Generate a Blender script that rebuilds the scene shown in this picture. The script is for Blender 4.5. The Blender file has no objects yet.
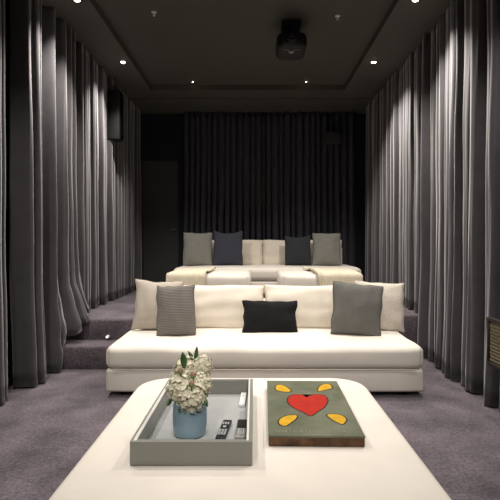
import bpy, bmesh, math, random
from mathutils import Vector, Matrix, noise
S = bpy.context.scene
COL = S.collection
PI = math.pi
R = random.Random(7)

# ---------------------------------------------------------------- materials
def mat(name, col, rough=.8, var=0.0, vscale=8, bump=None, bscale=60, bstr=.3, spec=.3, metal=0, emit=None, estr=0, sheen=0, col2=None, trans=0):
    m = bpy.data.materials.new(name); m.use_nodes = True
    nt = m.node_tree; N = nt.nodes; L = nt.links
    b = N['Principled BSDF']
    b.inputs['Base Color'].default_value = (*col, 1)
    b.inputs['Roughness'].default_value = rough
    b.inputs['Specular IOR Level'].default_value = spec
    b.inputs['Metallic'].default_value = metal
    if sheen:
        b.inputs['Sheen Weight'].default_value = sheen
        b.inputs['Sheen Roughness'].default_value = .5; b.inputs['Sheen Tint'].default_value = (1, .96, .98, 1)
    if trans: b.inputs['Transmission Weight'].default_value = trans
    if emit:
        b.inputs['Emission Color'].default_value = (*emit, 1)
        b.inputs['Emission Strength'].default_value = estr
    tc = N.new('ShaderNodeTexCoord')
    if var or col2:
        nz = N.new('ShaderNodeTexNoise'); nz.inputs['Scale'].default_value = vscale; nz.inputs['Detail'].default_value = 5
        L.new(tc.outputs['Object'], nz.inputs['Vector'])
        rp = N.new('ShaderNodeValToRGB')
        rp.color_ramp.elements[0].position = .3; rp.color_ramp.elements[1].position = .7
        c2 = col2 if col2 else tuple(min(1, c*(1+var)) for c in col)
        c1 = col if col2 else tuple(c*(1-var) for c in col)
        rp.color_ramp.elements[0].color = (*c1, 1); rp.color_ramp.elements[1].color = (*c2, 1)
        L.new(nz.outputs['Fac'], rp.inputs['Fac']); L.new(rp.outputs['Color'], b.inputs['Base Color'])
    if bump:
        bp = N.new('ShaderNodeBump'); bp.inputs['Strength'].default_value = bstr; bp.inputs['Distance'].default_value = .004
        if bump == 'noise':
            t = N.new('ShaderNodeTexNoise'); t.inputs['Scale'].default_value = bscale; t.inputs['Detail'].default_value = 6; o = t.outputs['Fac']
        elif bump == 'rib':
            t = N.new('ShaderNodeTexWave'); t.bands_direction = 'Z'; t.inputs['Scale'].default_value = bscale
            t.inputs['Distortion'].default_value = 3; t.inputs['Detail'].default_value = 3; o = t.outputs['Fac']
            # woven slub: threads of two tones
            rp = N.new('ShaderNodeValToRGB')
            rp.color_ramp.elements[0].color = (*[c*.72 for c in col], 1); rp.color_ramp.elements[1].color = (*[c*1.15 for c in col], 1)
            L.new(o, rp.inputs['Fac']); L.new(rp.outputs['Color'], b.inputs['Base Color'])
        else:
            t = N.new('ShaderNodeTexVoronoi'); t.inputs['Scale'].default_value = bscale; o = t.outputs['Distance']
            rp = N.new('ShaderNodeValToRGB')
            rp.color_ramp.elements[0].color = (*[c*1.06 for c in col], 1); rp.color_ramp.elements[1].color = (*[c*.88 for c in col], 1)
            L.new(o, rp.inputs['Fac']); L.new(rp.outputs['Color'], b.inputs['Base Color'])
        L.new(tc.outputs['Object'], t.inputs['Vector'])
        L.new(o, bp.inputs['Height']); L.new(bp.outputs['Normal'], b.inputs['Normal'])
    return m

M = {}
M['cream'] = mat('cream_upholstery', (.72, .67, .60), .85, .03, 5, 'noise', 350, .25, .2)
M['cream_cushion'] = mat('cream_cushion_linen', (.74, .67, .57), .9, .04, 6, 'noise', 250, .35, .2)
M['carpet'] = mat('mauve_grey_carpet', (.060, .048, .057), .97, 0, 3.5, 'noise', 160, 1.0, .1, sheen=.25, col2=(.150, .122, .140))
M['curtain'] = mat('charcoal_velvet', (.060, .057, .061), .85, .12, 6, 'noise', 120, .2, .12, sheen=.55)
M['curtain_back'] = mat('black_violet_velvet', (.050, .049, .064), .8, .1, 6, 'noise', 120, .2, .2, sheen=.12)
M['ceil'] = mat('dark_olive_ceiling_paint', (.078, .073, .063), .6, .05, 3, None, spec=.3)
M['wall'] = mat('near_black_wall_paint', (.014, .014, .019), .7, .1, 4)
M['door'] = mat('charcoal_door_paint', (.055, .056, .054), .5, .05, 3)
M['tray'] = mat('grey_lacquer', (.23, .23, .205), .35, .03, 5, spec=.5)
M['tray_floor'] = mat('pale_grey_gloss_lacquer', (.42, .43, .43), .10, .03, 5, spec=.7)
M['rim_highlight'] = mat('painted_rim_highlight', (.72, .70, .66), .3, spec=.5)
M['vase'] = mat('blue_ceramic_glaze', (.24, .35, .42), .3, .10, 7, spec=.5)
M['petal'] = mat('ivory_petals', (.68, .64, .50), .7, .2, 60, spec=.2)
M['bud'] = mat('blush_bud', (.30, .18, .12), .6, .2, 60)
M['leaf'] = mat('dark_green_leaf', (.045, .11, .03), .45, .3, 30, spec=.4)
M['stem'] = mat('green_stem', (.10, .20, .05), .6)
M['black_plastic'] = mat('black_plastic', (.012, .012, .014), .35, spec=.5)
M['btn'] = mat('pale_rubber_keys', (.45, .47, .50), .5)
M['silver'] = mat('silver_plastic', (.30, .29, .28), .35, metal=.3)
M['white_plastic'] = mat('white_plastic', (.82, .81, .80), .35)
M['box_top'] = mat('olive_grey_paint', (.095, .105, .068), .6, 0, 9, 'noise', 40, .3, .15, col2=(.16, .165, .112))
M['box_side'] = mat('worn_brown_wood', (.035, .018, .010), .6, 0, 22, 'noise', 60, .6, .3, col2=(.15, .075, .035))
M['red'] = mat('red_paint', (.40, .022, .012), .6, .12, 25, spec=.12)
M['yellow'] = mat('ochre_paint', (.56, .32, .02), .6, .15, 30, spec=.12)
M['outline'] = mat('black_paint_line', (.012, .010, .008), .6)
M['letters'] = mat('faded_letter_paint', (.21, .21, .155), .6, .3, 60)
M['p_beige'] = mat('beige_woven_fabric', (.50, .44, .375), .95, 0, 8, 'rib', 30, .5, .1)
M['p_grey'] = mat('grey_brown_ribbed_fabric', (.185, .165, .15), .95, 0, 8, 'rib', 22, .8, .1)
M['p_black'] = mat('black_cotton', (.014, .014, .015), .9, .1, 20, 'noise', 300, .3, .1)
M['p_knit'] = mat('grey_knitted_fabric', (.145, .14, .128), .95, 0, 8, 'voronoi', 110, .7, .1)
M['p_quilt'] = mat('cream_quilted_fabric', (.62, .56, .485), .9, 0, 8, 'voronoi', 75, .7, .1)
M['p_taupe'] = mat('taupe_cotton', (.22, .215, .19), .9, .06, 12, 'noise', 300, .3, .1)
M['p_navy'] = mat('navy_charcoal_cotton', (.050, .052, .068), .9, .08, 12, 'noise', 300, .3, .1)
M['p_char'] = mat('charcoal_cotton', (.036, .038, .044), .9, .08, 12, 'noise', 300, .3, .1)
M['throw'] = mat('cream_knitted_throw', (.74, .66, .51), .95, .06, 10, 'noise', 130, .9, .1)
M['proj'] = mat('projector_black', (.004, .004, .005), .7, spec=.5)
M['glass'] = mat('dark_lens_glass', (.01, .01, .015), .05, spec=.8)
M['chrome'] = mat('dull_chrome', (.5, .5, .5), .3, metal=1)
M['brass'] = mat('aged_brass_mesh', (.42, .36, .22), .45, .3, 90, metal=.3)
M['speaker'] = mat('black_speaker_cloth', (.004, .004, .005), .95, .1, 80, 'noise', 400, .4, .05)
M['speaker_grey'] = mat('dark_grey_speaker_cloth', (.045, .045, .043), .9, .1, 80, 'noise', 400, .4, .2)
M['bulb'] = mat('lit_lamp_face', (1, .9, .75), .5, emit=(1, .86, .66), estr=30)
M['steplight'] = mat('lit_step_light', (1, .95, .9), .5, emit=(1, .92, .85), estr=1.0)
M['foot'] = mat('dark_wood_foot', (.03, .02, .015), .5)

nt = M['carpet'].node_tree; b = nt.nodes['Principled BSDF']; src = b.inputs['Base Color'].links[0].from_socket
tc = [n for n in nt.nodes if n.type == 'TEX_COORD'][0]
n2 = nt.nodes.new('ShaderNodeTexNoise'); n2.inputs['Scale'].default_value = 48; n2.inputs['Detail'].default_value = 8; n2.inputs['Roughness'].default_value = .75
mr = nt.nodes.new('ShaderNodeMapRange'); mr.inputs[1].default_value = .35; mr.inputs[2].default_value = .65; mr.inputs[3].default_value = .4; mr.inputs[4].default_value = 1.6
mx = nt.nodes.new('ShaderNodeMix'); mx.data_type = 'RGBA'; mx.blend_type = 'MULTIPLY'; mx.inputs[0].default_value = 1
nt.links.new(tc.outputs['Object'], n2.inputs['Vector']); nt.links.new(n2.outputs['Fac'], mr.inputs[0])
nt.links.new(src, mx.inputs[6]); nt.links.new(mr.outputs[0], mx.inputs[7]); nt.links.new(mx.outputs[2], b.inputs['Base Color'])

# ---------------------------------------------------------------- helpers
def link(name, bm, m, parent=None, smooth=True, loc=None):
    me = bpy.data.meshes.new(name); 
    bmesh.ops.recalc_face_normals(bm, faces=bm.faces)
    bm.to_mesh(me); bm.free()
    if smooth:
        for p in me.polygons: p.use_smooth = True
    for x in (m if isinstance(m, list) else [m]): me.materials.append(M[x])
    o = bpy.data.objects.new(name, me); COL.objects.link(o)
    if parent: o.parent = parent
    if loc: o.location = loc
    return o
def tag(o, label=None, cat=None, group=None, kind=None):
    if label: o['label'] = label
    if cat: o['category'] = cat
    if group: o['group'] = group
    if kind: o['kind'] = kind
    return o
def thing(name, label, cat, loc=(0, 0, 0), rz=0, group=None):
    o = bpy.data.objects.new(name, None); COL.objects.link(o)
    o.empty_display_size = .1; o.location = loc; o.rotation_euler = (0, 0, rz)
    return tag(o, label, cat, group)
def box(bm, x0, x1, y0, y1, z0, z1, bev=0, seg=2, mi=0):
    vs = [bm.verts.new((x, y, z)) for z in (z0, z1) for y in (y0, y1) for x in (x0, x1)]
    fs = [bm.faces.new([vs[i] for i in f]) for f in ((0,2,3,1),(4,5,7,6),(0,1,5,4),(2,6,7,3),(0,4,6,2),(1,3,7,5))]
    for f in fs: f.material_index = mi
    if bev:
        es = list({e for f in fs for e in f.edges})
        bmesh.ops.bevel(bm, geom=es, offset=bev, segments=seg, profile=.5, affect='EDGES')
    return bm
def cyl(bm, c, r, h, n=24, axis='Z', r2=None, mi=0):
    mtx = Matrix.Translation(c)
    if axis == 'Y': mtx = mtx @ Matrix.Rotation(PI/2, 4, 'X')
    if axis == 'X': mtx = mtx @ Matrix.Rotation(PI/2, 4, 'Y')
    before = set(bm.faces)
    bmesh.ops.create_cone(bm, cap_ends=True, segments=n, radius1=r, radius2=r if r2 is None else r2, depth=h, matrix=mtx)
    for f in set(bm.faces)-before: f.material_index = mi
    return bm
def tube(bm, pts, r, n=8, closed=False):
    pts = [Vector(p) for p in pts]; rings = []
    k = len(pts)
    for i, p in enumerate(pts):
        a = pts[(i-1) % k] if (closed or i) else p
        b = pts[(i+1) % k] if (closed or i < k-1) else p
        d = (b-a).normalized()
        up = Vector((0, 0, 1)) if abs(d.z) < .9 else Vector((0, 1, 0))
        s = d.cross(up).normalized(); u = s.cross(d)
        rr = r[i] if isinstance(r, list) else r
        rings.append([bm.verts.new(p+(s*math.cos(2*PI*j/n)+u*math.sin(2*PI*j/n))*rr) for j in range(n)])
    for i in range(k if closed else k-1):
        A, B = rings[i], rings[(i+1) % k]
        for j in range(n): bm.faces.new((A[j], A[(j+1) % n], B[(j+1) % n], B[j]))
    if not closed:
        bm.faces.new(rings[0]); bm.faces.new(rings[-1][::-1])
    return bm
def axis_coords(h, r, n, k=5):
    e = [h-r+r*math.sin(PI/2*i/k) for i in range(k+1)] if r > 0 else [h]
    e = [h-r+r*(math.tan(PI/4*i/k)) for i in range(k+1)]
    inner = [-(h-r)+2*(h-r)*i/n for i in range(1, n)]
    return [-x for x in reversed(e)] + inner + e
def rbox(bm, cx, cy, cz, w, d, h, r, puff=0, side=0, n=(14, 10, 3), plan=0, wr=0, seed=0):
    """upholstered block: rounded edges, crowned top, optional rounded plan corners and soft unevenness"""
    hx, hy, hz = w/2, d/2, h/2
    X, Y, Z = axis_coords(hx, r, n[0]), axis_coords(hy, r, n[1]), axis_coords(hz, r, n[2])
    V = {}
    def vert(i, j, k):
        if (i, j, k) in V: return V[(i, j, k)]
        p = Vector((X[i], Y[j], Z[k]))
        q = Vector((max(-hx+r, min(hx-r, p.x)), max(-hy+r, min(hy-r, p.y)), max(-hz+r, min(hz-r, p.z))))
        dlt = p-q
        if dlt.length > 1e-9: p = q+dlt.normalized()*r
        u, v, t = p.x/hx, p.y/hy, p.z/hz
        if plan:   # rounded corners seen from above
            ax, ay = abs(p.x)-(hx-plan), abs(p.y)-(hy-plan)
            if ax > 0 and ay > 0:
                m = max(ax, ay); L = math.hypot(ax, ay)
                if L > 1e-9:
                    f = m/L
                    p.x = math.copysign(hx-plan+ax*f, p.x); p.y = math.copysign(hy-plan+ay*f, p.y)
        p.z += puff*(1-u*u)*(1-v*v)*(t > 0)*t
        p.y += side*math.copysign(1, v)*(1-t*t)*(1-u**4)*abs(v)**6 if abs(v) > .5 else 0
        p.x += side*math.copysign(1, u)*(1-t*t)*(1-v**4)*abs(u)**6 if abs(u) > .5 else 0
        if wr:
            p += Vector((0, 0, 1))*wr*noise.noise(Vector((p.x*3+seed, p.y*3, p.z*3)))*(1 if t > 0 else 0)
            p += Vector((0, 1, 0))*wr*.7*noise.noise(Vector((p.x*4+seed+9, p.y*3, p.z*5)))
        V[(i, j, k)] = bm.verts.new(p+Vector((cx, cy, cz)))
        return V[(i, j, k)]
    a, b, c = len(X)-1, len(Y)-1, len(Z)-1
    for i in range(a):
        for j in range(b):
            for k in (0, c): bm.faces.new((vert(i, j, k), vert(i+1, j, k), vert(i+1, j+1, k), vert(i, j+1, k)))
    for i in range(a):
        for k in range(c):
            for j in (0, b): bm.faces.new((vert(i, j, k), vert(i+1, j, k), vert(i+1, j, k+1), vert(i, j, k+1)))
    for j in range(b):
        for k in range(c):
            for i in (0, a): bm.faces.new((vert(i, j, k), vert(i, j+1, k), vert(i, j+1, k+1), vert(i, j, k+1)))
    return bm

def pillow_bm(w, h, t, seed=0, ear=.06, n=22, sag=0, wr=.012, square=.42):
    """knife-edge scatter pillow standing on its lower edge: x across, z up, y thickness"""
    bm = bmesh.new(); F = {}
    for side in (1, -1):
        for i in range(n+1):
            for j in range(n+1):
                u = -1+2*i/n; v = -1+2*j/n
                u = math.copysign(1-(1-abs(u))**1.35, u); v = math.copysign(1-(1-abs(v))**1.35, v)
                rim = abs(abs(u)-1) < 1e-9 or abs(abs(v)-1) < 1e-9
                if side < 0 and rim: F[(side, i, j)] = F[(1, i, j)]; continue
                x = w/2*u*(1-ear*(1-v*v)); z = h/2*v*(1-ear*(1-u*u))
                z -= sag*(1-u*u)*max(0, v)
                th = t/2*((1-u*u)*(1-v*v))**square
                nz = noise.noise(Vector((u*1.9+seed*3.1, v*1.9+side, seed)))
                fold = noise.noise(Vector((u*4+seed, v*1.5+seed*2, side*5)))
                y = side*(th+(wr*nz+wr*.6*fold)*min(1, th/(t*.2)))
                x += .012*noise.noise(Vector((v*2+seed, u, 3.3))); z += .012*noise.noise(Vector((u*2+seed, v, 8.3)))
                F[(side, i, j)] = bm.verts.new((x, y, z+h/2))
        for i in range(n):
            for j in range(n):
                try: bm.faces.new([F[(side, a, b)] for a, b in ((i, j), (i+1, j), (i+1, j+1), (i, j+1))])
                except ValueError: pass
    # seam cord round the rim is its own part, so hand back its path
    rim = [(i, 0) for i in range(n)]+[(n, j) for j in range(n)]+[(i, n) for i in range(n, 0, -1)]+[(0, j) for j in range(n, 0, -1)]
    path = [F[(1, i, j)].co.copy() for i, j in rim]
    return bm, path
def pillow(name, label, x, y, z, w, h, t, m, lean=12, rz=0, ry=0, seed=0, group=None, **kw):
    bm, path = pillow_bm(w, h, t, seed, **kw)
    o = thing(name, label, 'pillow', (x, y, z), 0, group)
    o.rotation_euler = (math.radians(-lean), math.radians(ry), math.radians(rz))
    link('cover', bm, m, o)
    b2 = bmesh.new(); tube(b2, path, .004, 6, True); link('seam_cord', b2, m, o)
    return o

# ---------------------------------------------------------------- room
XL, XR, YB, YF, ZC, ZT = -2.10, 1.98, 8.34, -1.7, 3.46, 3.54
def struct(name, m, *boxes, bev=0, seg=2, parent=None):
    bm = bmesh.new()
    for b in boxes: box(bm, *b, bev=bev, seg=seg)
    o = link(name, bm, m, parent, smooth=bev > 0)
    if not parent: tag(o, kind='structure')
    return o
struct('floor', 'carpet', (XL-.1, XR+.1, YF-.1, YB+.1, -.1, 0))
struct('wall_left', 'wall', (XL-.1, XL, YF-.1, YB+.1, 0, 3.7))
struct('wall_right', 'wall', (XR, XR+.1, YF-.1, YB+.1, 0, 3.7))
struct('wall_front', 'wall', (XL, XR, YF-.1, YF, 0, 3.7))
# back wall with a door opening at the left
DX0, DX1, DZ = -1.97, -1.30, 2.65
struct('wall_back', 'wall', (XL, DX0, YB, YB+.1, 0, 3.7), (DX1, XR, YB, YB+.1, 0, 3.7), (DX0, DX1, YB, YB+.1, DZ, 3.7))
door = struct('door_1', 'door', (DX0, DX1, YB+.03, YB+.075, .44, DZ))
bm = bmesh.new()
box(bm, DX0-.05, DX0+.012, YB-.02, YB+.03, .44, DZ+.05); box(bm, DX1-.012, DX1+.05, YB-.02, YB+.03, .44, DZ+.05)
box(bm, DX0+.012, DX1-.012, YB-.02, YB+.03, DZ-.012, DZ+.05)
link('door_frame', bm, 'wall', door, smooth=False)
bm = bmesh.new(); cyl(bm, (DX1-.06, YB, 1.45), .012, .06, 12, 'Y'); tube(bm, [(DX1-.06, YB-.03, 1.45), (DX1-.16, YB-.035, 1.45)], .009)
link('door_handle', bm, 'chrome', door)
# ceiling: dropped soffit around a raised tray
TX0, TX1, TY0, TY1 = -1.51, 1.33, -1.2, 7.03
struct('ceiling', 'ceil', (TX0-.05, TX1+.05, TY0-.05, TY1+.05, ZT, ZT+.1))
struct('trim_1', 'ceil', (XL, TX0, YF, YB, ZC, ZC+.2), (TX1, XR, YF, YB, ZC, ZC+.2), (TX0, TX1, YF, TY0, ZC, ZC+.2), (TX0, TX1, TY1, YB, ZC, ZC+.2))
# thin moulding line under the soffit, at the back and along the sides
struct('trim_2', 'ceil', (XL+.12, XR-.1, 7.42, 7.47, ZC-.02, ZC))
# platform with two carpeted steps at the left
PZ = .44
def carpet_block(name, *bs):
    bm = bmesh.new()
    for b in bs: box(bm, *b, bev=.03, seg=4)
    return tag(link(name, bm, 'carpet'), kind='structure')
carpet_block('trim_3', (-2.08, -1.225, 4.98, 8.32, 0, PZ), (-1.25, 1.96, 5.27, 8.32, 0, PZ-.001))
carpet_block('trim_4', (-2.08, -1.225, 4.67, 5.05, -.03, .225))
bm = bmesh.new()
cyl(bm, (-1.51, 4.955, .262), .016, .05, 16, 'Y')
t = thing('step_light', 'small white step light low on the upper carpeted riser', 'light', (0, 0, 0))
link('housing', bm, 'white_plastic', t)
bm = bmesh.new(); cyl(bm, (-1.51, 4.928, .262), .012, .006, 16, 'Y'); link('lamp_face', bm, 'steplight', t)

# ---------------------------------------------------------------- curtains
def curtain(label, axis, base, out, a0, a1, z0, z1=ZC, fold=(.10, .16), amp=.10, seed=0, m='curtain', bottom=None, flare=.0, group=None, dz=24, step=.006, edge=None, shift=None):
    """hanging cloth; axis 'Y' runs along a side wall at x=base, bulging by +out into the room; 'X' runs along the back wall"""
    rg = random.Random(seed); folds = []; a = a0
    while a < a1-.02:
        w = min(rg.uniform(*fold), a1-a); folds.append((a, w, rg.choice((.45, .7, .85, 1.0, 1.0)), rg.uniform(-1, 1))); a += w
    bm = bmesh.new(); cols = []
    n = int((a1-a0)/step)
    for i in range(n+1):
        a = a0+(a1-a0)*i/n; col = []
        for j in range(dz+1):
            t = j/dz                                  # 0 at the top
            zb = bottom(a) if bottom else z0
            z = z1+(zb-z1)*t
            # folds wander a little on the way down
            aa = a+.010*noise.noise(Vector((a*2.2+seed, z*.7, seed*1.7)))*min(1, t*3)
            aa = min(max(aa, a0+.001), a1-.001)
            off = 0
            for (f0, w, d, ph) in folds:
                if f0 <= aa < f0+w+1e-6:
                    q = (aa-f0)/w; off = d*(.30+.70*abs(math.sin(PI*q))**.6); off -= 1.0*max(0, 1-min(q, 1-q)*w/.024)**.5; break
            off += .10*noise.noise(Vector((a*26, z*.9, seed)))
            k = amp*(.80+.25*t)
            o = k*off + flare*max(0, t-.72)**1.2*3.0*(.6+.6*noise.noise(Vector((a*5, 2.2, seed)))) 
            o += .010*noise.noise(Vector((a*3, z*1.3, seed+4)))
            if shift: 
                sh = shift(a, z); o += sh
            p = base+out*o
            z += .012*noise.noise(Vector((a*9, seed, 0)))*(t > .99)
            col.append(bm.verts.new((p, a, z) if axis == 'Y' else (a, p, z)))
        cols.append(col)
    for i in range(n):
        for j in range(dz): bm.faces.new((cols[i][j], cols[i+1][j], cols[i+1][j+1], cols[i][j+1]))
    o = thing('curtain', label, 'curtain', (base, a0, z0) if axis == 'Y' else (a0, base, z0), 0, group)
    c = link('fabric', bm, m); c.parent = o; c.location = -Vector(o.location)
    md = c.modifiers.new('thick', 'SOLIDIFY'); md.thickness = .004; md.offset = 0
    # heading tape along the ceiling track
    b2 = bmesh.new()
    if axis == 'Y': box(b2, base-.012, base+.012, a0+.01, a1-.01, z1-.02, z1-.002)
    else: box(b2, a0+.01, a1-.01, base-.012, base+.012, z1-.02, z1-.002)
    h = link('track', b2, 'black_plastic', smooth=False); h.parent = o; h.location = -Vector(o.location)
    return o
XCL, XCR = -1.985, 1.895
def bunch(a, z):                      # cloth slumped into the room over the stair ends
    r_ = noise.noise(Vector((a*7, z*6, 1.5)))*.05*max(0, 1-z/1.1)
    return .13*max(0, 1-abs(z-.40)/.45)*max(0, 1-abs(a-4.97)/.45)+r_
curtain('charcoal curtain nearest the left edge of the photo, before the first dark gap', 'Y', XCL, 1, 2.7, 3.79, .012, seed=3, fold=(.11, .18), amp=.09, flare=.03)
curtain('narrow charcoal curtain between two dark gaps at the left wall', 'Y', XCL, 1, 4.04, 4.35, .012, seed=5, fold=(.08, .13), amp=.12, flare=.07)
curtain('charcoal curtain slumped over the ends of the carpeted steps', 'Y', XCL, 1, 4.50, 5.27, .012, seed=8, fold=(.08, .16), amp=.12, flare=.10,
        bottom=lambda a: .012 if a < 4.59 else min(.012+3.2*(a-4.59), .245+.66*max(0, a-4.66)), shift=bunch, dz=40)
curtain('tightly pleated charcoal curtain on the left wall just beyond the steps', 'Y', XCL, 1, 5.30, 6.40, PZ+.012, seed=11, fold=(.09, .16), amp=.09)
curtain('farthest curtain of the left wall, ending beside the dark door', 'Y', XCL, 1, 6.44, 8.22, PZ+.012, seed=14, fold=(.12, .20), amp=.08)
curtain('charcoal curtain nearest the right edge of the photo, touching the brass grille', 'Y', XCR, -1, 3.27, 4.30, .012, seed=21, fold=(.12, .19), amp=.12, flare=.05)
curtain('right wall charcoal curtain level with the front sofa, its hem on the floor', 'Y', XCR, -1, 4.31, 5.22, .012, seed=24, fold=(.11, .17), amp=.12, flare=.05)
curtain('right wall curtain brightly lit behind the front sofa, hem on the platform', 'Y', XCR, -1, 5.33, 6.75, PZ+.012, seed=27, fold=(.11, .18), amp=.08)
curtain('farthest curtain of the right wall, meeting the black back curtain', 'Y', XCR, -1, 6.77, 8.02, PZ+.012, seed=30, fold=(.12, .20), amp=.08)
curtain('left half of the black pleated curtain across the back wall', 'X', 8.28, -1, -1.22, .19, PZ+.012, seed=33, fold=(.085, .13), amp=.12, m='curtain_back')
curtain('right half of the black pleated curtain across the back wall', 'X', 8.28, -1, .20, 1.76, PZ+.012, seed=36, fold=(.085, .13), amp=.12, m='curtain_back')

# ---------------------------------------------------------------- sofas
def foot(bm, x, y, z0, z1): return cyl(bm, (x, y, (z0+z1)/2), .025, z1-z0, 14, 'Z', .03)
# front sofa
X0, X1, Y0, Y1 = -1.19, 1.36, 3.82, 4.98
cx, w = (X0+X1)/2, X1-X0
sf = thing('sofa', 'long low cream armless sofa on the carpet in front of the steps', 'sofa', (cx, (Y0+Y1)/2, 0))
L0 = Vector(sf.location)
def sub(name, bm, m, par, smooth=True):
    o = link(name, bm, m, par, smooth); o.location = -Vector(par.location); return o
bm = bmesh.new(); rbox(bm, cx, 4.40, .135, w, 1.16, .18, .02, 0, .006, (16, 8, 3), plan=.05); sub('base', bm, 'cream', sf)
bm = bmesh.new(); rbox(bm, cx, 4.40, .315, w+.01, 1.17, .175, .045, .018, .012, (30, 14, 3), plan=.08, wr=.010, seed=2); sub('seat_cushion', bm, 'cream', sf)
bm = bmesh.new(); box(bm, X0+.06, X1-.06, 4.80, 4.97, .225, .66, .04, 4); sub('backrest', bm, 'cream', sf)
for i, (a, b, s) in enumerate(((X0+.06, .095, 4), (.105, X1-.05, 7))):
    bm, path = pillow_bm(b-a, .435, .24, s, ear=.02, n=30, wr=.02, square=.30)
    o = link('back_cushion', bm, 'cream_cushion', sf)
    o.location = Vector(((a+b)/2, 4.66, .385))-L0; o.rotation_euler = (math.radians(-10), 0, 0)
    b2 = bmesh.new(); tube(b2, path, .005, 6, True); link('piping', b2, 'cream_cushion', o)
for x in (X0+.12, X1-.12):
    for y in (Y0+.12, Y1-.12): bm = foot(bmesh.new(), x, y, 0, .05); sub('foot', bm, 'foot', sf)
bm = bmesh.new(); xs = [(X0+.02, Y0-.006), (X1-.02, Y0-.006)]
tube(bm, [(X0+.07, Y0-.006, .228), (cx, Y0-.008, .228), (X1-.07, Y0-.006, .228)], .005); sub('piping', bm, 'cream', sf)
# back sofa
BX0, BX1 = -1.17, 1.56; bcx = (BX0+BX1)/2
sb = thing('sofa', 'cream sofa on the raised platform against the black back curtain', 'sofa', (bcx, 7.5, PZ))
LB = Vector(sb.location)
bm = bmesh.new(); rbox(bm, bcx, 7.47, PZ+.135, BX1-BX0, 1.10, .18, .02, 0, .006, (12, 6, 3), plan=.05); sub('base', bm, 'cream', sb)
bm = bmesh.new(); rbox(bm, bcx, 7.47, PZ+.325, BX1-BX0+.01, 1.11, .19, .06, .01, .012, (20, 10, 3), plan=.1, wr=.008, seed=5); sub('seat_cushion', bm, 'cream', sb)
bm = bmesh.new(); box(bm, BX0+.1, BX1-.1, 7.90, 8.03, PZ+.22, PZ+.72, .04, 4); sub('backrest', bm, 'cream', sb)
for a, b, s in ((-1.08, .135, 14), (.145, 1.42, 17)):
    bm, path = pillow_bm(b-a, .42, .2, s, ear=.008, n=24, wr=.012, square=.25)
    o = link('back_cushion', bm, 'cream_cushion', sb)
    o.location = Vector(((a+b)/2, 7.74, PZ+.405))-LB; o.rotation_euler = (math.radians(-8), 0, 0)
    b2 = bmesh.new(); tube(b2, path, .005, 6, True); link('piping', b2, 'cream_cushion', o)
for x in (BX0+.12, BX1-.12):
    for y in (7.04, 7.9): bm = foot(bmesh.new(), x, y, PZ, PZ+.05); sub('foot', bm, 'foot', sb)
# footstools in front of the back sofa
def footstool(x0, x1, label):
    y0, y1 = 5.78, 6.76; c = (x0+x1)/2
    t = thing('footstool', label, 'footstool', (c, (y0+y1)/2, PZ), 0, None)
    bm = bmesh.new(); rbox(bm, c, (y0+y1)/2, PZ+.135, x1-x0-.02, y1-y0-.02, .18, .02, 0, .004, (8, 6, 3), plan=.05); sub('base', bm, 'cream', t)
    bm = bmesh.new(); rbox(bm, c, (y0+y1)/2, PZ+.31, x1-x0, y1-y0, .18, .05, .012, .01, (14, 10, 3), plan=.09, wr=.006, seed=x0); sub('cushion', bm, 'cream', t)
    for x in (x0+.1, x1-.1):
        for y in (y0+.1, y1-.1): sub('foot', foot(bmesh.new(), x, y, PZ, PZ+.048), 'foot', t)
footstool(-1.02, -.05, 'cream footstool at the left, half covered by a fringed throw')
footstool(.32, 1.27, 'cream footstool at the right, half covered by a fringed throw')
# throws
def throw(name, x0, x1, xs, sgn, label, seed):
    """lies from inner edge to the outer side (xs) of a footstool and hangs over the front and that side"""
    yb, yf, top = 6.70, 5.78, PZ+.42
    t = thing(name, label, 'throw blanket', ((x0+x1)/2, 6.2, top))
    bm = bmesh.new(); n, k = 56, 60; G = []
    lenx = abs(xs-x0)+.16; leny = yb-yf+.20
    for i in range(n+1):
        row = []
        for j in range(k+1):
            s = lenx*i/n; q = leny*j/k
            x = x0+sgn*s; y = yb-q; z = top
            ox = s-abs(xs-x0); oy = q-(yb-yf)
            rr = .03
            if ox > -rr: 
                x = xs+sgn*(rr*math.sin(min(PI/2, (ox+rr)/rr/1.4))-rr+.014); z -= max(0, ox)+.03*(ox > 0)*min(1, ox/.05)
            if oy > -rr:
                y = yf-(rr*math.sin(min(PI/2, (oy+rr)/rr/1.4))-rr+.014); z -= max(0, oy)+.02*(oy > 0)*min(1, oy/.05)
            f = math.exp(-s/.14)                       # bunched folds towards the inner edge
            wv = .020*f*math.sin(s*95+2.5*noise.noise(Vector((q*2.5, s*3, seed)))) + .010*noise.noise(Vector((s*9, q*3, seed)))
            z += max(-.002, wv+.012*f+.004) if oy < 0 and ox < 0 else 0
            if oy > 0: y -= abs(wv)*1.4+.004
            if ox > 0: x += sgn*(abs(.02*math.sin(q*30+seed)))
            x += sgn*.03*noise.noise(Vector((q*2.2, seed, 0)))*f - sgn*.10*(j/k)*f*(-1)
            row.append(bm.verts.new((x, y, z)))
        G.append(row)
    for i in range(n):
        for j in range(k): bm.faces.new((G[i][j], G[i+1][j], G[i+1][j+1], G[i][j+1]))
    pts = [G[i][-1].co.copy() for i in range(0, n+1, 2)]
    o = sub('cloth', bm, 'throw', t); md = o.modifiers.new('thick', 'SOLIDIFY'); md.thickness = .008; md.offset = 1
    b2 = bmesh.new()
    for p in pts: tube(b2, [p, p+Vector((.004, -.004, -.03)), p+Vector((-.003, 0, -.06))], .004, 5)
    sub('fringe', b2, 'throw', t)
throw('throw_blanket', -.50, -.80, -1.02, -1, 'cream knitted throw draped over the left footstool', 3)
throw('throw_blanket',   .68, .9, 1.27, 1, 'cream knitted throw draped over the right footstool', 9)

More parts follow.
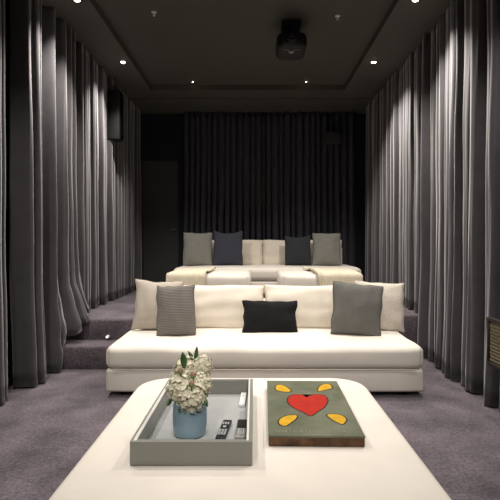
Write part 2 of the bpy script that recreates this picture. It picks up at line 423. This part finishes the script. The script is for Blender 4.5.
# pillows: front sofa
SZ = .405
pillow('pillow', 'beige woven pillow at the left end of the front sofa, behind a grey ribbed one', -.915, 4.50, SZ+.0, .46, .485, .17, 'p_beige', 16, 6, 3, 1, ear=.09)
pillow('pillow', 'grey brown ribbed pillow leaning on the beige pillow, left end of front sofa', -.69, 4.25, SZ+.0, .345, .455, .14, 'p_grey', 16, 3, -2, 2, ear=.04)
pillow('pillow', 'small black oblong pillow at the middle of the front sofa', .146, 4.37, SZ, .50, .30, .14, 'p_black', 14, 0, .5, 3, ear=.05)
pillow('pillow', 'dark grey knitted pillow at the right end of the front sofa',   .905, 4.27, SZ, .445, .47, .17, 'p_knit', 14, -4, 5, 4, ear=.035)
pillow('pillow', 'cream quilted pillow at the right end of the front sofa, behind the dark grey one', 1.175, 4.50, SZ, .47, .47, .16, 'p_quilt', 14, -6, 2, 5, ear=.07)
# pillows: back sofa
BZ = PZ+.425
pillow('pillow', 'taupe pillow, leftmost on the back sofa', -.88, 7.48, BZ, .45, .53, .14, 'p_taupe', 12, 2, 0, 6, ear=.04)
pillow('pillow', 'navy charcoal pillow with a dented top, second from left on the back sofa', -.405, 7.46, BZ, .46, .56, .14, 'p_navy', 12, -2, 0, 7, ear=.05, sag=.03)
pillow('pillow', 'charcoal pillow with a dented top, second from right on the back sofa', .69, 7.48, BZ, .41, .49, .14, 'p_char', 12, 2, 0, 8, ear=.04, sag=.03)
pillow('pillow', 'taupe pillow, rightmost on the back sofa', 1.14, 7.48, BZ, .44, .52, .14, 'p_taupe', 12, -2, 0, 9, ear=.035)

# ---------------------------------------------------------------- ottoman in the foreground
OT = .40
ot = thing('ottoman', 'large cream upholstered ottoman in the foreground carrying the tray and painted box', 'ottoman', (-.013, 2.15, 0))
bm = bmesh.new(); rbox(bm, -.013, 2.15, .12, 1.27, 1.66, .14, .02, 0, 0, (10, 10, 3), plan=.15); sub('base', bm, 'cream', ot)
bm = bmesh.new(); rbox(bm, -.013, 2.15, .293, 1.36, 1.72, .212, .035, .0, .004, (24, 30, 4), plan=.20); sub('cushion', bm, 'cream', ot)
for x in (-.52, .5):
    for y in (1.45, 2.85): sub('foot', foot(bmesh.new(), x, y, 0, .055), 'foot', ot)

# ---------------------------------------------------------------- tray
TZ = OT+.001
tx0, tx1, ty0, ty1, th = -.470, -.006, 1.815, 2.645, .09
tr = thing('tray', 'large grey lacquered tray on the ottoman holding the vase and remotes', 'tray', ((tx0+tx1)/2, (ty0+ty1)/2, TZ))
bm = bmesh.new(); box(bm, tx0+.002, tx1-.002, ty0+.002, ty1-.002, TZ, TZ+.012); sub('bottom', bm, 'tray_floor', tr, False)
W = .024
for (a, b, c, d) in ((tx0, tx1, ty0, ty0+W), (tx0, tx1, ty1-W, ty1), (tx0, tx0+W, ty0+W, ty1-W), (tx1-W, tx1, ty0+W, ty1-W)):
    bm = bmesh.new(); box(bm, a, b, c, d, TZ, TZ+th, .0015, 2); sub('side_panel', bm, 'tray', tr, False)
for (a, b, c, d) in ((tx0+.010, tx0+.0225, ty0+.01, ty1-.01), (tx1-.0225, tx1-.014, ty0+.01, ty1-.01)):  # pale strips put the rim's bright highlight into the colour
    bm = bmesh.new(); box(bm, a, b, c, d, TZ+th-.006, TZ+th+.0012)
    o = sub('rim_highlight_strip', bm, 'rim_highlight', tr, False); tag(o, 'pale strip along the tray rim, a painted highlight')
FZ = TZ+.012
# vase
VX, VY = -.278, 2.083
va = thing('vase', 'rounded pale blue ceramic vase standing in the tray', 'vase', (VX, VY, FZ))
def lathe(bm, prof, n=40, c=(0, 0, 0)):
    rings = [[bm.verts.new((c[0]+r*math.cos(2*PI*i/n), c[1]+r*math.sin(2*PI*i/n), c[2]+z)) for i in range(n)] for r, z in prof]
    for A, B in zip(rings, rings[1:]):
        for i in range(n): bm.faces.new((A[i], A[(i+1) % n], B[(i+1) % n], B[i]))
    bm.faces.new(rings[0][::-1]); bm.faces.new(rings[-1])
    return bm
prof = [(.055, 0), (.066, .003), (.071, .012), (.074, .05), (.074, .09), (.072, .128), (.065, .145), (.055, .154), (.050, .158), (.046, .158), (.046, .148), (.062, .125), (.066, .06), (.06, .014)]
link('body', lathe(bmesh.new(), prof), 'vase', va)
bm = bmesh.new(); lathe(bm, [(.0625, .098), (.063, .100)]); bm.free()
# flowers
def flower(name, label, c, r, seed, leaves=()):
    c = Vector(c); rg = random.Random(seed)
    t = thing(name, label, 'flower', c, 0, None)
    bm = bmesh.new()
    bmesh.ops.create_icosphere(bm, subdivisions=2, radius=r*.80)
    nf = 120
    for i in range(nf):                              # florets of four or five cupped petals
        ph = math.acos(1-2*(i+.5)/nf); th_ = PI*(1+5**.5)*i
        d = Vector((math.sin(ph)*math.cos(th_), math.sin(ph)*math.sin(th_), math.cos(ph)))
        d = (d+Vector([rg.uniform(-.12, .12) for _ in range(3)])).normalized()
        rr = r*rg.uniform(.78, 1.06); u = d.orthogonal().normalized(); v = d.cross(u)
        a0 = rg.uniform(0, PI); s = r*rg.uniform(.15, .27); k = 5
        for j in range(k):
            a = a0+2*PI*j/k; e = u*math.cos(a)+v*math.sin(a); g = u*-math.sin(a)+v*math.cos(a)
            lift = rg.uniform(.1, .75)
            P = [d*rr, d*(rr+s*.12*lift)+e*s*.5+g*s*.40, d*(rr+s*.55*lift)+e*s*.95+g*s*.22,
                 d*(rr+s*.55*lift)+e*s*.95-g*s*.22, d*(rr+s*.12*lift)+e*s*.5-g*s*.40]
            bm.faces.new([bm.verts.new(p) for p in P])
    link('bloom', bm, 'petal', t, smooth=False)
    bm = bmesh.new(); b = Vector((VX, VY, FZ+.02))-c
    q = Vector((VX, VY, FZ+.145))-c; q.x += (c.x-VX)*.25
    tube(bm, [b, q, Vector((0, 0, -r*.3))], .004, 6); link('stem', bm, 'stem', t)
    for lf in leaves: leaf(t, c, *lf)
    return t
def leaf(t, c, base, tip, w, bend=.15):
    base, tip = Vector(base)-c, Vector(tip)-c; d = tip-base; L = d.length; d.normalize()
    s = d.cross(Vector((0, 1, 0)))
    s = s.normalized() if s.length > .05 else Vector((1, 0, 0))
    nn = s.cross(d).normalized(); bm = bmesh.new(); rows = []
    for i in range(9):
        f = i/8; ww = w*math.sin(PI*min(1, f*.92+.06))**.8*(1-f*.35)
        p = base+d*L*f+nn*bend*L*math.sin(PI*f)*.5
        rows.append([bm.verts.new(p-s*ww+nn*ww*.5), bm.verts.new(p), bm.verts.new(p+s*ww+nn*ww*.5)])
    for A, B in zip(rows, rows[1:]):
        bm.faces.new((A[0], A[1], B[1], B[0])); bm.faces.new((A[1], A[2], B[2], B[1]))
    o = link('leaf', bm, 'leaf', t); md = o.modifiers.new('thick', 'SOLIDIFY'); md.thickness = .0015
def pp(px, py, D): return Vector(((px-254)*D/480, D, 1.25-(py-241)*D/480))
flower('hydrangea', 'large ivory flower head at the lower left of the bouquet', pp(182, 388, 2.08), .064, 1,
       [(pp(172, 398, 2.08), pp(167, 406, 2.02), .010), (pp(181, 403, 2.05), pp(179, 412, 2.0), .010)])
flower('hydrangea', 'ivory flower head at the bottom centre of the bouquet above the vase rim', pp(192, 397, 2.04), .062, 2,
       [(pp(202, 396, 2.05), pp(208, 407, 2.02), .011), (pp(203, 392, 2.08), pp(208, 397, 2.06), .010)])
flower('hydrangea', 'ivory flower head at the right side of the bouquet', pp(199.5, 384, 2.10), .054, 3,
       [(pp(203, 393, 2.08), pp(205, 405, 2.0), .009)])
flower('hydrangea', 'ivory flower head at the upper right of the bouquet', pp(201, 366, 2.15), .052, 4,
       [(pp(195, 362, 2.12), pp(197, 346, 2.12), .011), (pp(194, 362, 2.16), pp(188, 351, 2.16), .009)])
flower('hydrangea', 'ivory flower head at the upper left of the bouquet', pp(186, 372, 2.14), .062, 5,
       [(pp(184, 368, 2.06), pp(182.5, 352, 2.06), .017), (pp(180, 370, 2.10), pp(174, 367, 2.10), .009)])
for (c, lb) in ((pp(191.5, 384, 1.985), 'pink bud in the middle of the bouquet'), (pp(180, 371, 2.05), 'blush bud at the upper left of the bouquet'), (pp(193, 375, 2.02), 'blush bud just above the middle pink bud')):
    t = thing('rosebud', lb, 'flower', c)
    bm = bmesh.new(); lathe(bm, [(.002, -.014), (.009, -.010), (.0125, 0), (.010, .009), (.005, .014), (.001, .016)], 14)
    link('bud', bm, 'bud', t)
    bm = bmesh.new(); tube(bm, [(0, 0, -.012), (0, .03, -.06), Vector((VX, VY, FZ+.14))-c], .0025, 6); link('stem', bm, 'stem', t)
    bm = bmesh.new(); lathe(bm, [(.003, -.016), (.010, -.012), (.0135, -.003), (.0125, -.003)], 14); link('sepals', bm, 'stem', t)
# remotes
def remote(label, x, y, rz, w, l, h, mats, keys):
    t = thing('remote_control', label, 'remote control', (x, y, FZ+.001), math.radians(rz))
    bm = bmesh.new(); box(bm, -w/2, w/2, -l/2, l/2, 0, h, .004, 3); link('case', bm, mats[0], t)
    if mats[1]:
        bm = bmesh.new(); box(bm, -w/2-.0006, w/2+.0006, -l/2-.0006, -l*.02, .002, h+.0008, .003, 2); link('faceplate', bm, mats[1], t)
    for (kx, ky, kw, kl) in keys:
        bm = bmesh.new(); box(bm, kx-kw/2, kx+kw/2, ky-kl/2, ky+kl/2, h-.001, h+.0025, .0008, 1); link('button', bm, mats[2], t)
ks = [(sx*.011, .062-i*.015, .007, .008) for i in range(2) for sx in (-1, 0, 1)] + [(sx*.012, -.02-i*.016, .009, .009) for i in range(4) for sx in (-1, 0, 1)] + [(0, .016, .014, .014)]
remote('black remote control with pale keys lying in the tray beside the vase', -.131, 2.100, -6, .040, .20, .018, ('black_plastic', None, 'btn'), ks)
ks = [(sx*.010, -.02-i*.015, .007, .008) for i in range(4) for sx in (-1, 0, 1)]
remote('silver and black remote control lying in the tray by its right side', -.055, 2.105, -1, .043, .20, .018, ('black_plastic', 'silver', 'btn'), ks)
remote('slim white remote control in the far right corner of the tray', -.058, 2.51, -2, .030, .19, .016, ('white_plastic', None, 'btn'), [(0, .03, .008, .008)])

# ---------------------------------------------------------------- painted box
bx = thing('painted_box', 'olive wooden box painted with a red heart and four yellow drops', 'box', (.267, 2.37, OT+.001), math.radians(-1.2))
bm = bmesh.new(); box(bm, -.1985, .1985, -.388, .388, 0, .041, .003, 2); link('body', bm, 'box_side', bx)
bm = bmesh.new(); box(bm, -.200, .200, -.390, .390, .036, .0455, .002, 2)
o = link('painted_lid', bm, 'box_top', bx)
bpy.context.view_layer.update()
inv = Matrix.Rotation(math.radians(1.2), 4, 'Z')
def on_lid(px, py):
    D = (1.25-OT-.0465)*480/(py-241)
    return inv @ (Vector(((px-254)*D/480, D, 0))-Vector((.267, 2.37, 0)))
def smooth_poly(pts, k=6):
    out = []; n = len(pts)
    for i in range(n):
        p0, p1, p2, p3 = pts[i-1], pts[i], pts[(i+1) % n], pts[(i+2) % n]
        for j in range(k):
            t = j/k
            out.append(.5*((2*p1)+(p2-p0)*t+(2*p0-5*p1+4*p2-p3)*t*t+(3*p1-p0-3*p2+p3)*t**3))
    return out
def motif(name, pts, m, label=None):
    P = smooth_poly(pts); c = sum(P, Vector())/len(P); bm = bmesh.new()
    def slab(Q, z, mi):
        A = [bm.verts.new((q.x, q.y, z)) for q in Q]; B = [bm.verts.new((q.x, q.y, .0450)) for q in Q]
        f = bm.faces.new(A); f.material_index = mi
        for i in range(len(Q)):
            f = bm.faces.new((B[i], B[(i+1) % len(Q)], A[(i+1) % len(Q)], A[i])); f.material_index = mi
    out = []
    for i, p in enumerate(P):
        d = (P[(i+1) % len(P)]-P[i-1]).normalized(); nr = Vector((d.y, -d.x, 0))
        if nr.dot(p-c) < 0: nr = -nr
        out.append(p+nr*.0065)
    slab(out, .0461, 1); slab(P, .0465, 0)
    o = link(name, bm, [m, 'outline'], bx, smooth=False)
    if label: tag(o, label)
zx = lambda a, b: on_lid(250+a/3.571, 360+b/3.571)
motif('heart_motif', [zx(*p) for p in ((202, 134), (188, 126), (160, 124), (142, 130), (136, 143), (141, 158), (160, 172), (188, 185), (216, 199), (235, 188), (262, 170), (275, 150), (273, 135), (258, 125), (232, 124), (214, 128))], 'red', 'red painted heart')
motif('drop_motif', [zx(*p) for p in ((92, 95), (98, 90), (115, 90), (130, 97), (145, 109), (138, 114), (118, 113), (95, 107))], 'yellow')
motif('drop_motif', [zx(*p) for p in ((243, 109), (248, 96), (262, 88), (280, 87), (291, 95), (290, 102), (272, 106), (250, 111))], 'yellow')
motif('drop_motif', [zx(*p) for p in ((104, 217), (118, 205), (140, 198), (166, 199), (163, 210), (148, 222), (128, 235), (108, 230))], 'yellow')
motif('drop_motif', [zx(*p) for p in ((276, 196), (300, 194), (322, 197), (341, 208), (341, 219), (330, 229), (310, 222), (290, 210))], 'yellow')
tx = bpy.data.curves.new('lettering', 'FONT'); tx.body = 'U N S H B I T O R Y S T A L S'; tx.size = .030; tx.align_x = 'CENTER'; tx.extrude = .0002
tob = bpy.data.objects.new('lettering_source', tx); COL.objects.link(tob)
bpy.context.view_layer.update()
me = bpy.data.meshes.new_from_object(tob.evaluated_get(bpy.context.evaluated_depsgraph_get()))
bpy.data.objects.remove(tob)
me.materials.clear(); me.materials.append(M['letters'])
lo = bpy.data.objects.new('lettering', me); COL.objects.link(lo); lo.parent = bx; lo.location = (.0, -.358, .0462)
xs_ = [v.co.x for v in me.vertices]; lo.scale = (.33/(max(xs_)-min(xs_)), 1.1, 1)

# ---------------------------------------------------------------- ceiling things
def downlight(x, y, z, label, power, size, r=.040, face=True, group=None, blend=.9, col=(1, .94, .87), tilt=0):
    t = thing('downlight', label, 'ceiling light', (x, y, z), 0, group)
    bm = bmesh.new(); lathe(bm, [(r*.75, -.002), (r*1.25, -.003), (r*1.3, -.0005), (r*1.3, 0)], 24); link('bezel', bm, 'black_plastic', t)
    bm = bmesh.new(); lathe(bm, [(.001, -.010), (r*.45, -.009), (r*.62, -.005), (r*.66, -.002)], 20); link('lamp_face', bm, 'bulb', t)
    ld = bpy.data.lights.new('downlight_beam', 'SPOT'); ld.energy = power; ld.spot_size = math.radians(size); ld.spot_blend = blend
    ld.color = col; ld.shadow_soft_size = .04
    lo = bpy.data.objects.new('beam', ld); COL.objects.link(lo); lo.parent = t; lo.location = (0, 0, -.03)
    lo.rotation_euler = (0, math.radians(tilt), 0)
    return t
WP = 270
for i, y in enumerate((-.1, 1.4, 2.9, 4.4, 5.93), 0):
    vis = {4: 'far', 3: 'near', 2: 'over'}.get(i); WP = 130 if i == 2 else 215
    if not vis: continue
    downlight(-1.62, y, ZC, 'lit downlight in the left soffit, '+{'far': 'the far one', 'near': 'the near one at the photo top', 'over': 'overhead, above the ottoman'}[vis], WP, 115, tilt=-6)
    downlight(1.48, y, ZC, 'lit downlight in the right soffit, '+{'far': 'the far one', 'near': 'the near one at the photo top', 'over': 'overhead, above the ottoman'}[vis], WP, 115, tilt=6)
for x in (-.75, .60):  # unseen fill lamps, added to light the ottoman and front sofa
    for y in (.6, 2.2, 3.9):
        downlight(x, y, ZT, 'added fill downlight in the raised ceiling above the ottoman and front sofa', 56, 76, r=.05, group='added raised ceiling fill lights')
# two fill spots added behind the viewer to brighten the seating fronts
for x in (-.75, .60):
    t = downlight(x, -.95, ZT, 'added fill spot behind the viewer turned towards the seating', 250, 46, r=.05, group='added fill spots')
    o = [c for c in t.children if c.type == 'LIGHT'][0]
    o.rotation_euler = (Vector((x*.2, 4.0, .3))-Vector((x, -.95, ZT))).to_track_quat('-Z', 'Y').to_euler()
# projection screen on the wall behind the viewer
t = thing('projection_screen', 'white projection screen on the wall behind the viewer', 'screen', (-.06, YF, 1.1))
bm = bmesh.new(); box(bm, -1.5, 1.5, .005, .03, 0, 1.7); link('screen_fabric', bm, 'white_plastic', t, False)
for b in ((-1.55, 1.55, 0, .05, -.05, 0), (-1.55, 1.55, 0, .05, 1.7, 1.75), (-1.55, -1.5, 0, .05, 0, 1.7), (1.5, 1.55, 0, .05, 0, 1.7)):
    bm = bmesh.new(); box(bm, *b); link('frame_rail', bm, 'black_plastic', t, False)
def sprinkler(x, y, label, s=1):
    t = thing('sprinkler', label, 'sprinkler', (x, y, ZT))
    bm = bmesh.new(); lathe(bm, [(.020*s, -.012*s), (.026*s, -.006*s), (.027*s, 0)], 20); link('collar', bm, 'white_plastic', t)
    bm = bmesh.new(); lathe(bm, [(.010*s, -.040*s), (.012*s, -.036*s), (.006*s, -.030*s), (.005*s, -.01*s)], 14); link('head', bm, 'white_plastic', t)
sprinkler(-1.0, 4.80, 'white ceiling sprinkler left of the projector')
sprinkler(.85, 4.88, 'white ceiling sprinkler right of the projector')
for x, sd in ((-.88, 'left'), (.75, 'right')):
    downlight(x, 6.90, ZT, 'pinhole downlight near the far edge of the raised ceiling, on the %s' % sd, 34, 84, r=.012, blend=.7)
# projector
pj = thing('projector', 'black projector hung from the raised ceiling', 'projector', (.39, 5.08, ZT))
bm = bmesh.new(); box(bm, -.10, .10, -.10, .10, -.05, 0, .006, 2); cyl(bm, (0, 0, -.10), .035, .12, 20); link('ceiling_mount', bm, 'proj', pj)
bm = bmesh.new(); rbox(bm, 0, 0, -.235, .29, .42, .15, .03, -.0, .015, (8, 8, 3), plan=.08); link('body', bm, 'proj', pj)
bm = bmesh.new(); cyl(bm, (0, -.225, -.235), .05, .07, 28, 'Y', .055); link('lens_barrel', bm, 'proj', pj)
bm = bmesh.new(); bmesh.ops.create_uvsphere(bm, u_segments=20, v_segments=10, radius=.042, matrix=Matrix.Translation((0, -.255, -.235)) @ Matrix.Diagonal((1, .35, 1, 1))); link('lens', bm, 'glass', pj)
bm = bmesh.new(); tube(bm, [(-.09, -.13, -.313), (-.03, -.11, -.313), (-.012, -.07, -.313), (.012, -.07, -.313), (.03, -.11, -.313), (.09, -.13, -.313)], .0035, 6); link('bracket', bm, 'silver', pj)
bm = bmesh.new(); lathe(bm, [(.028, 0), (.030, .004), (.012, .006)], 20); o = link('pivot', bm, 'silver', pj); o.location = (0, -.06, -.318)
# speakers
sp = thing('wall_speaker', 'black loudspeaker high on the left side by the curtains', 'speaker', (-1.89, 6.44, 2.62))
bm = bmesh.new(); box(bm, -.08, .085, 0, .20, 0, .66, .008, 2); link('cabinet', bm, 'proj', sp)
bm = bmesh.new(); box(bm, .08, .095, .02, .18, .02, .64, .004, 2); link('grille', bm, 'speaker', sp)
bm = bmesh.new(); box(bm, -.20, -.07, .06, .16, .2, .3); link('bracket', bm, 'proj', sp, False)
sp = thing('wall_speaker', 'faint dark loudspeaker high on the black back curtain, right side', 'speaker', (1.32, 8.02, 2.88))
bm = bmesh.new(); box(bm, -.13, .13, 0, .12, 0, .20, .008, 2); link('cabinet', bm, 'speaker_grey', sp)
bm = bmesh.new(); box(bm, -.12, .12, -.012, .002, .01, .19, .004, 2); link('grille', bm, 'speaker_grey', sp)
bm = bmesh.new(); box(bm, -.03, .03, .11, .32, .06, .12); link('bracket', bm, 'proj', sp, False)
# brass lattice grille by the right curtain
gr = thing('wall_grille', 'dark framed brass lattice grille at the right edge by the curtain', 'grille', (1.625, 3.155, .39))
bm = bmesh.new()
for b in ((0, .03, -.22, .20, 0, .025), (0, .03, -.22, .20, .305, .33), (0, .03, -.22, -.195, .025, .305), (0, .03, .175, .20, .025, .305)): box(bm, *b, .002, 1)
link('frame', bm, 'foot', gr)
bm = bmesh.new()
for i in range(17):
    for j in range(12):
        y = -.190+.0225*i+(.0112 if j % 2 else 0); z = .038+.0232*j
        if y > .172: continue
        k = 6; rg_ = [bm.verts.new((.011, y+.0128*math.cos(2*PI*q/k), z+.0128*math.sin(2*PI*q/k))) for q in range(k)]
        ri = [bm.verts.new((.008, y+.0075*math.cos(2*PI*q/k), z+.0075*math.sin(2*PI*q/k))) for q in range(k)]
        for q in range(k): bm.faces.new((rg_[q], rg_[(q+1) % k], ri[(q+1) % k], ri[q]))
link('lattice', bm, 'brass', gr, False)
bm = bmesh.new(); box(bm, .016, .028, -.195, .175, .025, .305); link('back_panel', bm, 'proj', gr, False)
bm = bmesh.new(); box(bm, .028, .335, .0, .05, .14, .19); link('bracket', bm, 'proj', gr, False)

# ---------------------------------------------------------------- camera, world, view
cd = bpy.data.cameras.new('camera'); cam = bpy.data.objects.new('camera', cd); COL.objects.link(cam)
cam.location = (0, 0, 1.25); cam.rotation_euler = (PI/2, 0, 0)
cd.sensor_width = 36; cd.lens = 36*480/500; cd.shift_x = -.008; cd.shift_y = -.018; cd.clip_start = .05
S.camera = cam
w = bpy.data.worlds.new('world'); S.world = w; w.use_nodes = True
w.node_tree.nodes['Background'].inputs[0].default_value = (.02, .02, .022, 1)
w.node_tree.nodes['Background'].inputs[1].default_value = 1
S.view_settings.view_transform = 'Standard'; S.view_settings.look = 'None'; S.view_settings.gamma = 1
S.view_settings.exposure = -.04
